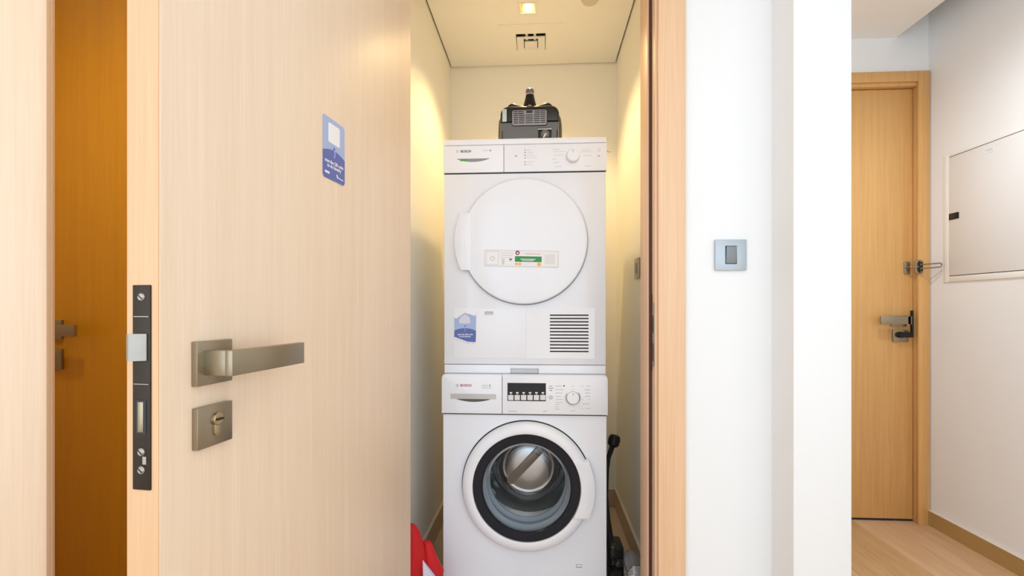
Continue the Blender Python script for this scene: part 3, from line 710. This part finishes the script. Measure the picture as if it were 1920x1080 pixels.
# filter slot at lower right
def L0(px, py): return L(px, py, WF)
fs = plate('filter_catch', M['silver'], wm, 1080, 1058, 1091, 1064, 0, .001, Lf=L0)
plate('catch_tongue', M['white'], fs, 1081, 1058.8, 1090, 1062, -.001, .001, Lf=L0)

# ------------------------------------------------------------------ stacking shelf between the machines
DF = 1.775
sz0, sz1 = wz+.0035, at(985, 684.5, DF).z
sh = tag(empty('stacking_shelf', (MX, DF, 0)), 'thin white stacking shelf between washing machine and dryer', 'stacking kit')
SW2 = .296
gx0, gx1 = at(957, 695, DF).x-MX, at(1010, 695, DF).x-MX
gz = at(985, 690.5, DF).z
b = MB(); b.box(-SW2, gx0, 0, .04, sz0, sz1, bev=.0015); b.box(gx1, SW2, 0, .04, sz0, sz1, bev=.0015); b.box(gx0, gx1, 0, .04, gz, sz1); b.box(-SW2, SW2, .04, .52, sz0, sz1)
b.build('shelf_front', plw, sh)
box('pull_recess', M['lightline'], sh, gx0, gx1, .012, .03, sz0, gz)

# ------------------------------------------------------------------ dryer
dy = tag(empty('tumble_dryer', (MX, DF, 0)), 'white tumble dryer with a round white door, stacked above the washing machine', 'tumble dryer')
def D0(px, py): 
    q = at(px, py, DF); return q.x-MX, q.z
z0d, z1d = sz1+.002, at(985, 259.5, DF-.004).z
zp0, zp1 = D0(985, 323)[1], D0(985, 271.5)[1]
HD = .298
box('cabinet', en, dy, -HD+.001, HD-.001, 0, .56, z0d, zp0-.0012, bev=.003)
box('rear_cabinet', en, dy, -HD+.002, HD-.002, .02, .558, zp0-.001, zp1+.002)
box('worktop', plw, dy, -HD, HD, -.006, .562, zp1+.0012, z1d, bev=.003)
vx = D0(945, 300)[0]
dd_ = MB().prism([(-HD-.001, zp0+.0008), (vx-.0008, zp0+.0008), (vx-.0008, zp1-.0005), (-HD-.001, zp1-.0005)], -.006, .02, bev=.0015).build('water_drawer', plw, dy)
cp_ = MB().prism([(vx+.0008, zp0+.0008), (HD+.001, zp0+.0008), (HD+.001, zp1-.0005), (vx+.0008, zp1-.0005)], -.006, .02, bev=.0015).build('control_panel', plw, dy)
box('panel_gap', M['groove'], dy, -HD+.002, HD-.002, 0, .018, zp0-.004, zp1+.004)
def D1(px, py):
    q = at(px, py, DF-.006); return q.x-MX, q.z
YD = -.006
logo(dd_, 857.5, 284, D1, YD, M['lightline'], M['ink'], .95)
plate('print_line', M['lightline'], dd_, 905, 281.8, 915, 283.2, YD, .0002, Lf=D1); plate('print_mark', M['greyline'], dd_, 917.5, 280.5, 921, 284, YD, .0002, Lf=D1)
a, z1_ = D1(856, 298); c, _ = D1(918.5, 298); zz = D1(888, 303.6)[1]; zu = D1(888, 297.5)[1]
pts = [(a+(c-a)*k/16, z1_) for k in range(17)] + [(c-(c-a)*k/16, z1_-(z1_-zz)*math.sin(PI*k/16)**.75) for k in range(1, 16)]
MB().prism(pts, YD-.0006, YD+.0003).build('grip_recess', M['ventgrey'], dd_)
plate('green_tab', M['pgreen'], dd_, 863, 298.4, 876, 302.2, YD-.0006, .0006, .0006, Lf=D1)
plate('grip_scoop', plw, dd_, 857, 304, 918, 318, YD, .0010, .006, Lf=D1)
for y_ in (281.7, 286, 291, 295.9, 304, 308.8): plate('indicator', M['ink'], cp_, 983.5, y_-.8, 985.3, y_+.8, YD, .0003, Lf=D1)
for x1, y_ in ((996, 281.7), (1000, 286), (1003, 291), (1007, 295.9), (1001, 304), (998, 308.8)): plate('print_line', M['lightline'], cp_, 988, y_-.6, x1, y_+.6, YD, .0002, Lf=D1)
plate('indicator', M['ink'], cp_, 965.5, 291.8, 969.5, 293, YD, .0003, Lf=D1); plate('indicator', M['ink'], cp_, 1121, 291.6, 1125, 292.8, YD, .0003, Lf=D1)
for x0, x1, y_ in ((1037, 1049, 280), (1037, 1060, 284), (1038, 1055, 291), (1036, 1044, 298), (1038, 1048, 304.5), (1041, 1052, 312), (1090, 1108, 281), (1088, 1109, 284.5), (1094, 1110, 291.5), (1120, 1126, 279.5), (1120, 1126, 283), (1096, 1108, 311)):
    plate('print_line', M['lightline'], cp_, x0, y_-.6, x1, y_+.6, YD, .0002, Lf=D1)
x, z = D1(1074, 293.5)
T = Matrix.Translation((x, YD, z))
MB().lathe([(0, -.020), (.0195, -.020), (.0225, -.0175), (.0245, -.004), (.0255, 0)], 56, T).build('programme_knob', plw, cp_)
MB().box(-.0006, .0006, -.0206, -.0198, .008, .019, T=T).build('knob_mark', M['ink'], cp_)
# door
cx, cz = D0(982.5, 452); Rd = 118.5*(DF-.02)/907
cx, cz = at(982.5, 452, DF-.02).x-MX, at(982.5, 452, DF-.02).z
T = Matrix.Translation((cx, 0, cz))
MB().lathe([(Rd+.0022, -.0004), (Rd+.0022, -.006), (Rd-.02, -.006), (Rd-.02, -.0004)], 128, T, close=True).build('door_seam', M['groove'], dy)
hL = 54*(DF-.02)/907
d_ = MB().lathe([(Rd-.003, -.006), (Rd, -.010), (Rd, -.018), (Rd-.004, -.0225), (Rd-.015, -.0245), (Rd*.6, -.0255), (0, -.026)], 128, T)
outer = [(-(math.sqrt((Rd+.006)**2-z_*z_)+.019), z_) for z_ in [(-hL+2*hL*k/N) for k in range(N+1)]]
ins = [(-Rd+.035, hL), (-Rd+.035, -hL)]
d_.prism(outer+ins, -.0258, -.004, bev=.0012, T=T)
ddo = d_.build('dryer_door', en, dy, label='round white door with a grip lobe on its left')
# energy label strip (its code square is left out)
YS = -.0262
def D2(px, py):
    q = at(px, py, DF+YS); return q.x-MX, q.z
lc = D2(977.5, 485)
TL = Matrix.Translation((lc[0], YS, lc[1])) @ Matrix.Rotation(math.radians(1.5), 4, 'Y')
m_ = (DF-.026)/907
def lab(name, m, x0, y0, x1, y1, lift=.0005, r=0, par=None):
    pts = [((x0-977.5)*m_, -(y1-485)*m_), ((x1-977.5)*m_, -(y1-485)*m_), ((x1-977.5)*m_, -(y0-485)*m_), ((x0-977.5)*m_, -(y0-485)*m_)]
    if r: pts = rrect((x0-977.5)*m_, (x1-977.5)*m_, -(y1-485)*m_, -(y0-485)*m_, r)
    return MB().prism(pts, -lift, -lift+.0004, T=TL).build(name, m, par or ls)
ls = tag(empty('rating_label'), 'long white rating label with a green bar across the dryer door', 'label'); ls.location = (MX, DF, 0)
lab('label_border', M['lightline'], 908, 469.5, 1047, 500.5, .0004, .002)
lab('label_sheet', M['white'], 909, 470.5, 1046, 499.5, .0006, .002)
lab('panel_border', M['lightline'], 911, 472, 935, 498, .0007); lab('panel_face', M['white'], 912, 473, 934, 497, .0009)
MB().lathe([(.0055, -.0012), (.009, -.0012), (.009, -.0008), (.0055, -.0008)], 28, TL @ Matrix.Translation(((923-977.5)*m_, 0, -(486-485)*m_)), close=True).build('drum_symbol', M['lightline'], ls)
for y_ in (474.5, 479, 483): lab('print_line', M['lightline'], 938, y_, 962, y_+1, .0008)
lab('print_line', M['lightline'], 941, 486, 946, 497, .0008)
lab('print_mark', M['ink'], 955, 485.5, 960, 487.5, .0009); lab('print_mark', M['greyline'], 956.2, 487.5, 958.8, 490.5, .0009)
lab('green_bar', M['green'], 965.5, 480.5, 1015.5, 491, .0009)
lab('print_line', M['white'], 976, 485.2, 1004, 486.6, .0011); lab('print_line', M['white'], 979, 488, 1001, 489.2, .0011)
MB().lathe([(.0038, -.0012), (.0078, -.0012), (.0078, -.0008), (.0038, -.0008)], 24, TL @ Matrix.Translation(((970-977.5)*m_, 0, -(474.5-485)*m_)), close=True).build('round_emblem', M['crimson'], ls)
MB().prism([(-.006, .003), (.006, .003), (.0045, .0075), (-.0045, .0075)], -.0015, -.0011, T=TL @ Matrix.Translation(((970-977.5)*m_, 0, -(474.5-485)*m_))).build('emblem_cap', M['ink'], ls)
lab('print_line', mat('pink_ink', (.75, .5, .52), .6, var=.03), 984, 475, 1013, 476.6, .0009)
for x0 in (966.5, 972.5, 1008.5):
    big = x0 > 1000
    MB().lathe([(0, -.0013), (.0048 if not big else .0066, -.0013), (.005 if not big else .007, -.0008)], 20, TL @ Matrix.Translation(((x0+2.5-977.5)*m_, 0, -(495.0-485)*m_))).build('orange_seal', M['orange'], ls)
lab('blank_square', M['paper'], 1021, 476, 1040, 494, .0009)
# service panel
def D3(px, py): return D0(px, py)
b = MB()
def strip(x0, y0, x1, y1): 
    (a, zb_), (c, za_) = D0(x0, y1), D0(x1, y0); b.box(a, c, -.0006, .001, zb_, za_)
x0_, z0_ = D0(851, 671); x1_, z1_ = D0(1115, 578); xs_ = D0(987, 600)[0]
spl = MB().prism(rrect(x0_, xs_-.0012, z0_, z1_, .006, corners=(1, 0, 0, 1)), -.0016, .001, bev=.001).build('service_flap', plw, dy)
vz = [D0(1060, 591+6.18*k)[1] for k in range(12)]
vx0, vx1 = D0(1031, 600)[0], D0(1103.5, 600)[0]
# vented half of the panel: bars between the slots
b = MB()
b.prism([(xs_, z0_), (vx0, z0_), (vx0, z1_), (xs_, z1_)], -.0016, .001); b.prism([(vx1, z0_), (x1_, z0_), (x1_, z1_), (vx1, z1_)], -.0016, .001)
sl = .0026
edges = [z1_] + sum([[v+sl/1.0, v-sl/1.0] for v in vz], []) + [z0_]
for i in range(0, len(edges), 2):
    if edges[i]-edges[i+1] > 0: b.box(vx0, vx1, -.0016, .001, edges[i+1], edges[i])
vg = b.build('vented_flap', plw, dy)
for v in vz: MB().box(vx0-.0005, vx1+.0005, -.0008, .0005, v-sl, v+sl).build('vent_slot', M['groove'], vg)
fl_ = plate('flap_latch', M['greyline'], dy, 909, 584, 924.5, 590.5, -.0016, .001, .0015, Lf=D0)
plate('latch_tongue', M['lightline'], fl_, 911, 586, 922.5, 590.5, -.0026, .0006, Lf=D0)
# torn sticker on the dryer
s2 = tag(empty('torn_sticker', (MX, DF, 0)), 'torn blue sticker with peeling edges on the dryer lower left flap', 'sticker')
def PT(*pp): return [D0(*q) for q in pp]
MB().prism(PT((852, 633), (862, 637), (875, 640.5), (892, 641.5), (893, 590.5), (891, 593), (871.5, 586.5), (861, 594), (856, 597.5), (852, 596)), -.0022, -.0015).build('sticker_sheet', M['lblue'], s2)
MB().prism(PT((852, 633), (862, 637), (875, 640.5), (892, 641.5), (892.8, 620.5), (888, 618), (882, 616.2), (872, 615.2), (862, 616.2), (856, 618), (852, 620)), -.0025, -.0021).build('blue_hill', M['dblue'], s2)
MB().prism(PT((861.5, 606.5), (881.5, 606.5), (882, 599), (879, 593), (871.5, 589), (865, 594), (861.5, 599)), -.0025, -.0021).build('white_panel', mat('scuffed_white', (.66, .69, .80), .6, var=.15, vscale=250), s2)
x, z = D0(872.5, 627.0); text('lettering', 'scan the QR code', .0078, M['white'], s2, (x, -.0028, z), bold=.0002)
x, z = D0(872, 630.8); text('lettering', 'to do laundry', .0078, M['white'], s2, (x, -.0028, z), bold=.0002)
def curl(pp, r): MB().tube([Vector((D0(*q)[0], -.0036, D0(*q)[1])) for q in pp], r, 8).build('peeled_edge', M['white'], s2)
curl([(852, 595), (855.5, 597), (863, 592), (871.5, 586)], .0022); curl([(871.5, 586), (880, 588.5), (889, 591.5), (893, 590)], .002)
curl([(852.5, 633), (860, 636), (868, 639), (876, 642)], .0032); curl([(876, 642), (884, 643.4), (891, 642.6)], .0022)
x, z = D0(872, 611.5); MB().lathe([(0, -.0029), (.0022, -.0027), (.0025, -.0022)], 14, Matrix.Translation((x, 0, z))).build('pointer_dot', M['dblue'], s2)
MB().tube([Vector((D0(*q)[0], -.0028, D0(*q)[1])) for q in ((871.5, 615.5), (873, 618.5), (871.5, 622.5))], .0009, 6).build('pointer_string', M['lblue'], s2)

# ------------------------------------------------------------------ vacuum cleaner on the dryer
VY0 = 1.975
vc = tag(empty('vacuum_cleaner', (at(993, 240, VY0).x, VY0, z1d)), 'grey and black canister vacuum cleaner on top of the dryer', 'vacuum cleaner')
ox = vc.location.x; oz = z1d
def V(px, py, Y=VY0):
    q = at(px, py, Y); return q.x-ox, q.z-oz
zt_ = V(993, 197)[1]; zmid = V(993, 228)[1]
xw = V(1048.5, 240)[0]
low = rrect(-xw, xw, .0, zmid, .012, corners=(1, 1, 0, 0))
MB().prism(low, 0, .25, bev=.008, seg=4).build('lower_body', M['vacgrey'], vc)
up = rrect(-xw-.0, xw, zmid+.001, zt_, .034, n=8, corners=(0, 0, 1, 1))
MB().prism(up, .004, .246, bev=.009, seg=5).build('upper_shell', M['blackgloss'], vc)
for sx in (-1, 1):
    Tm = Matrix.Translation((sx*(xw+.003), .125, .105)) @ Matrix.Rotation(sx*PI/2, 4, 'Z')
    MB().lathe([(0, .012*1), (.06, .012), (.085, .009), (.10, .002), (.105, -.006), (.10, -.012), (0, -.012)], 48, Matrix.Translation((sx*(xw+.002), .125, .105)) @ Matrix.Rotation(-sx*PI/2, 4, 'Z')).build('wheel', M['black'], vc)
    fl2 = MB().box(sx*xw*.93-.0012, sx*xw*.93+.0012, -.003, .004, .02, V(993, 245)[1], bev=.0008).build('side_groove', M['black'], vc)
gx0_, gz0_ = V(960.5, 236); gx1_, gz1_ = V(1025, 206)
gr = MB().prism(rrect(gx0_, gx1_, gz0_, gz1_, .008), -.005, .02, bev=.0015).build('exhaust_grille', M['ventgrey'], vc)
rim = MB().prism(rrect(gx0_-.002, gx1_+.002, gz0_-.002, gz1_+.002, .009), -.003, .02).build('grille_rim', M['black'], vc)
gh = gz1_-gz0_; gw = gx1_-gx0_
for r_i in range(7):
    z_ = gz1_-gh*(.10+.125*r_i)
    cols = [(.04, .15), (.165, .33), (.65, .80), (.815, .96)] if r_i < 2 else [(.04, .17), (.19, .36), (.37+.02, .60), (.63, .80), (.82, .96)]
    for (u0, u1) in cols: MB().box(gx0_+gw*u0, gx0_+gw*u1, -.0056, -.0045, z_-.0016, z_+.0016).build('grille_slit', M['black'], gr)
MB().box(gx0_+gw*.41, gx0_+gw*.59, -.0062, -.0045, gz1_-.013, gz1_-.003).build('grille_catch', M['groove'], gr)
xa, za_ = V(942, 228); xb, zb_ = V(950, 205)
MB().prism([(xa, za_), (xb, za_), (xb, zb_), (xa, zb_)], -.003, .004, bev=.0005).build('info_sticker', mat('pale_blue_label', (.5, .6, .66), .4, var=.1, vscale=120), vc)
xa, za_ = V(1009, 262); xb, zb_ = V(1034, 240)
so = MB().prism(rrect(xa, xb, za_, zb_, .004), -.002, .004, bev=.001).build('cord_socket', M['black'], vc)
MB().prism(rrect(xa, xb, zb_-.006, zb_-.003, .0012), -.004, .001).build('socket_rim', M['paper'], so)
x_, z_ = V(1022, 252)
MB().lathe([(0, -.014), (.012, -.013), (.017, -.008), (.019, 0)], 32, Matrix.Translation((x_, 0, z_))).build('cord_plug', M['vacgrey'], so)
MB().box(-.002, .002, -.016, -.012, -.014, .006, bev=.001, T=Matrix.Translation((x_, 0, z_-.006)) @ Matrix.Rotation(.5, 4, 'Y')).build('plug_pin', M['white'], so)
# top handle bars and hose connector
for sx in (-1, 1):
    zh_ = V(993, 190.5)[1]
    pts = [(0, .06, zh_-.004), (sx*.03, .055, zh_-.003), (sx*.055, .05, zh_)] + [(sx*(.070+.017*math.sin(q*PI/12)), .046, zh_-.016+.018*math.cos(q*PI/12)) for q in range(7)] + [(sx*.088, .05, zt_-.02)]
    MB().tube(pts, [.008, .008, .009]+[.011]*7+[.010], 16).build('carry_handle', M['blackgloss'], vc)
zA = V(993, 197)[1]; zB = V(993, 186)[1]; zCc = V(993, 170)[1]; zD = V(993, 158)[1]
TV = Matrix.Translation((0, .045, 0)) @ Matrix.Rotation(PI/2, 4, 'X')
cnp = [(0, zA-.02), (.024, zA-.02), (.029, zA+.004), (.028, (zA+zB)/2), (.024, zB+.004), (.018, zCc-.006), (.0165, zCc)]
hc = MB().lathe([(r, z) for r, z in cnp]+[(0, zCc)], 36, TV).build('hose_connector', M['black'], vc)
MB().lathe([(0, zCc), (.0175, zCc), (.0175, zCc+.004), (0, zCc+.004)], 36, TV).build('connector_ring', M['chrome'], hc)
MB().lathe([(0, zCc+.004), (.0165, zCc+.004), (.0175, zCc+.008), (.017, zD-.004), (.013, zD), (0, zD)], 36, TV).build('connector_cap', M['vacgrey'], hc)
MB().lathe([(0, -.008), (.006, -.007), (.0095, -.002), (.010, 0)], 24, Matrix.Translation((0, .017, V(993, 197)[1]))).build('release_button', M['brass'], hc)

# ------------------------------------------------------------------ things on the closet floor
def P3(px, py, Y): return at(px, py, Y)
wa = tag(empty('vacuum_wand', (.28, 1.82, 0)), 'black vacuum floor nozzle with an upright tube beside the washing machine', 'vacuum nozzle')
def rel(o, v): return Vector(v)-Vector(o.location)
pts = [P3(1150, 1062, 1.78), P3(1144, 1015, 1.84), P3(1139, 975, 1.93), P3(1136, 930, 2.03), P3(1138, 880, 2.10), P3(1141, 857, 2.13), P3(1149, 834, 2.15)]
MB().tube([rel(wa, q) for q in pts], [.016, .015, .012, .010, .009, .010, .012], 16).build('wand_tube', M['black'], wa)
k0, k1 = P3(1148.5, 838, 2.15), P3(1154, 815, 2.16)
MB().tube([rel(wa, k0+(k1-k0)*f) for f in (0, .15, .6, .9, 1)], [.014, .024, .027, .022, .012], 20).build('wand_grip', M['black'], wa)
nb = MB()
zt0 = P3(1158, 1020, 1.80).z
nb.box(-.038, .024, -.07, .07, .0, .075, bev=.02, seg=4)
nb.box(-.034, .022, -.035, .06, .06, zt0-.004, bev=.012, seg=4)
nb.build('nozzle_body', M['black'], wa)
MB().lathe([(0, -.022), (.012, -.018), (.019, -.008), (.021, .004), (.019, .014)], 24, Matrix.Translation((.0, -.034, zt0-.062))).build('ball_joint', M['blackgloss'], wa)
MB().tube([(-.012, -.060, .125), (-.012, .0, .135)], [.021, .024], 24).build('swivel_joint', M['black'], wa)
MB().box(-.030, -.006, -.045, -.02, zt0-.04, zt0+.004, bev=.006, seg=3).build('nozzle_pedal', M['blackgloss'], wa)
vh = tag(empty('vacuum_hose', (.33, 1.68, 0)), 'ribbed silver vacuum hose with a dark cuff by the right jamb', 'vacuum hose')
c0_, c1_ = P3(1180, 1040, 1.74), P3(1189, 1062, 1.70)
cf = [rel(vh, c0_+(c1_-c0_)*f) for f in (-.25, 0, .3, .7, 1, 1.25)]
MB().tube(cf, [.012, .022, .027, .029, .028, .027], 24).build('hose_cuff', M['vacgrey'], vh)
base = [rel(vh, c1_), rel(vh, P3(1191, 1080, 1.685)), Vector((.0, 0.0, .085)), Vector((.002, .02, .045)), Vector((-.0, .12, .03)), Vector((.0, .26, .028)), Vector((-.005, .42, .028))]
# dense ribbed tube
path = []
for i in range(len(base)-1):
    for k in range(14): path.append(base[i]+(base[i+1]-base[i])*(k/14))
path.append(base[-1])
fine = []
acc = 0
L_ = [0]
for a_, b2 in zip(path, path[1:]): L_.append(L_[-1]+(b2-a_).length)
tot = L_[-1]; n_ = int(tot/.00225); j = 0
for i in range(n_+1):
    s = tot*i/n_
    while j < len(L_)-2 and L_[j+1] < s: j += 1
    f_ = (s-L_[j])/max(1e-9, L_[j+1]-L_[j]); fine.append(path[j]+(path[j+1]-path[j])*f_)
MB().tube(fine, [.0245 if (i % 4) < 2 else .0218 for i in range(len(fine))], 20).build('ribbed_hose', M['hose'], vh)

# red bag
rb = tag(empty('red_bag', (-.40, 1.62, 0)), 'red fabric bag with a white striped mesh panel left of the washing machine', 'bag')
def lobe(name, pts_c, rad, m, ry=.55, par=rb, wob=0.0):
    t = bmesh.new(); rings = []; n = 28
    for (x, y, z), r in zip(pts_c, rad):
        rings.append([t.verts.new((x+r*(1+wob*math.sin(3*a+z*20))*math.cos(a), y+r*ry*(1+wob*math.sin(2*a+z*31))*math.sin(a), z+.004*math.sin(4*a+z*40)*wob*10)) for a in [2*PI*k/n for k in range(n)]])
    for a, b2 in zip(rings, rings[1:]):
        for k in range(n): t.faces.new((a[k], a[(k+1) % n], b2[(k+1) % n], b2[k]))
    t.faces.new(rings[0]); t.faces.new(rings[-1]); bmesh.ops.recalc_face_normals(t, faces=t.faces[:])
    b = MB(); b._add(t); o = b.build(name, m, par); return o
def rx(px, py, Y=1.60):
    q = at(px, py, Y); return q.x-rb.location.x, q.z
# right outlines of the two lobes, from the photograph
oa = [(773.5, 983), (779, 986), (785, 995), (790, 1008), (794, 1024), (798, 1045), (801, 1075)]
ca, ra = [], []
for q in oa:
    x, z = rx(*q); lft = -.095 + 0*z; lft = max(-.1, rx(760, q[1])[0]-.012*(q[1]-983)/30)
    ca.append(((x+lft)/2, -.02, z)); ra.append(max(.003, (x-lft)/2))
x, z = ca[-1][0], ca[-1][2]
ca += [(x+.005, 0, .16), (x+.01, 0, .08), (x+.01, 0, .0)]; ra += [.062, .066, .062]
lobe('bag_body', ca, ra, M['red'], .9, wob=.015)
ob = [(797, 1022), (803, 1024), (808, 1033), (813, 1046), (818, 1059), (824, 1070), (829, 1080)]
cb, rb_ = [], []
for q in ob:
    x, z = rx(*q); lft = rx(796, q[1])[0]-.012
    cb.append(((x+lft)/2, .01, z)); rb_.append(max(.002, (x-lft)/2))
cb += [(cb[-1][0]-.002, .01, .17), (cb[-1][0]-.004, .01, .08), (cb[-1][0]-.006, .01, 0)]; rb_ += [.032, .034, .03]
lobe('bag_flap', cb, rb_, M['red'], 1.0, wob=.02)
ms = empty('mesh_panel'); ms.parent = rb
YM = 1.545
tri = [(792.5, 1051), (793.5, 1080), (794, 1110), (835, 1112), (816, 1081)]
def m3(px, py, dy_=0): q = at(px, py, YM+dy_); return (q.x-rb.location.x, q.z)
ypan = YM-rb.location.y
MB().prism([m3(*q) for q in tri], ypan, ypan+.004).build('mesh_cloth', M['violet'], ms)
for k in range(16):
    f = k/15
    a = Vector(m3(792.6+1.5*f, 1052+55*f)); c = Vector(m3(794+38*f, 1054+60*f))
    w_ = .0014
    MB().prism([(a.x, a.y-w_), (c.x, c.y-w_), (c.x, c.y+w_), (a.x, a.y+w_)], ypan-.0015, ypan).build('stripe', M['white'], ms)

# unseen side of the closet threshold, loose cord end at the dryer's right corner
cw = at(1137, 274, 1.80)
cd_ = tag(MB().tube([(cw.x-.008, 1.85, cw.z+.012), (cw.x+.0, 1.84, cw.z), (cw.x+.010, 1.84, cw.z-.007), (cw.x+.02, 1.84, cw.z-.010)], .0018, 6).build('tie_cord', M['brass']), 'thin yellow tie cord at the top right corner of the dryer', 'cord')
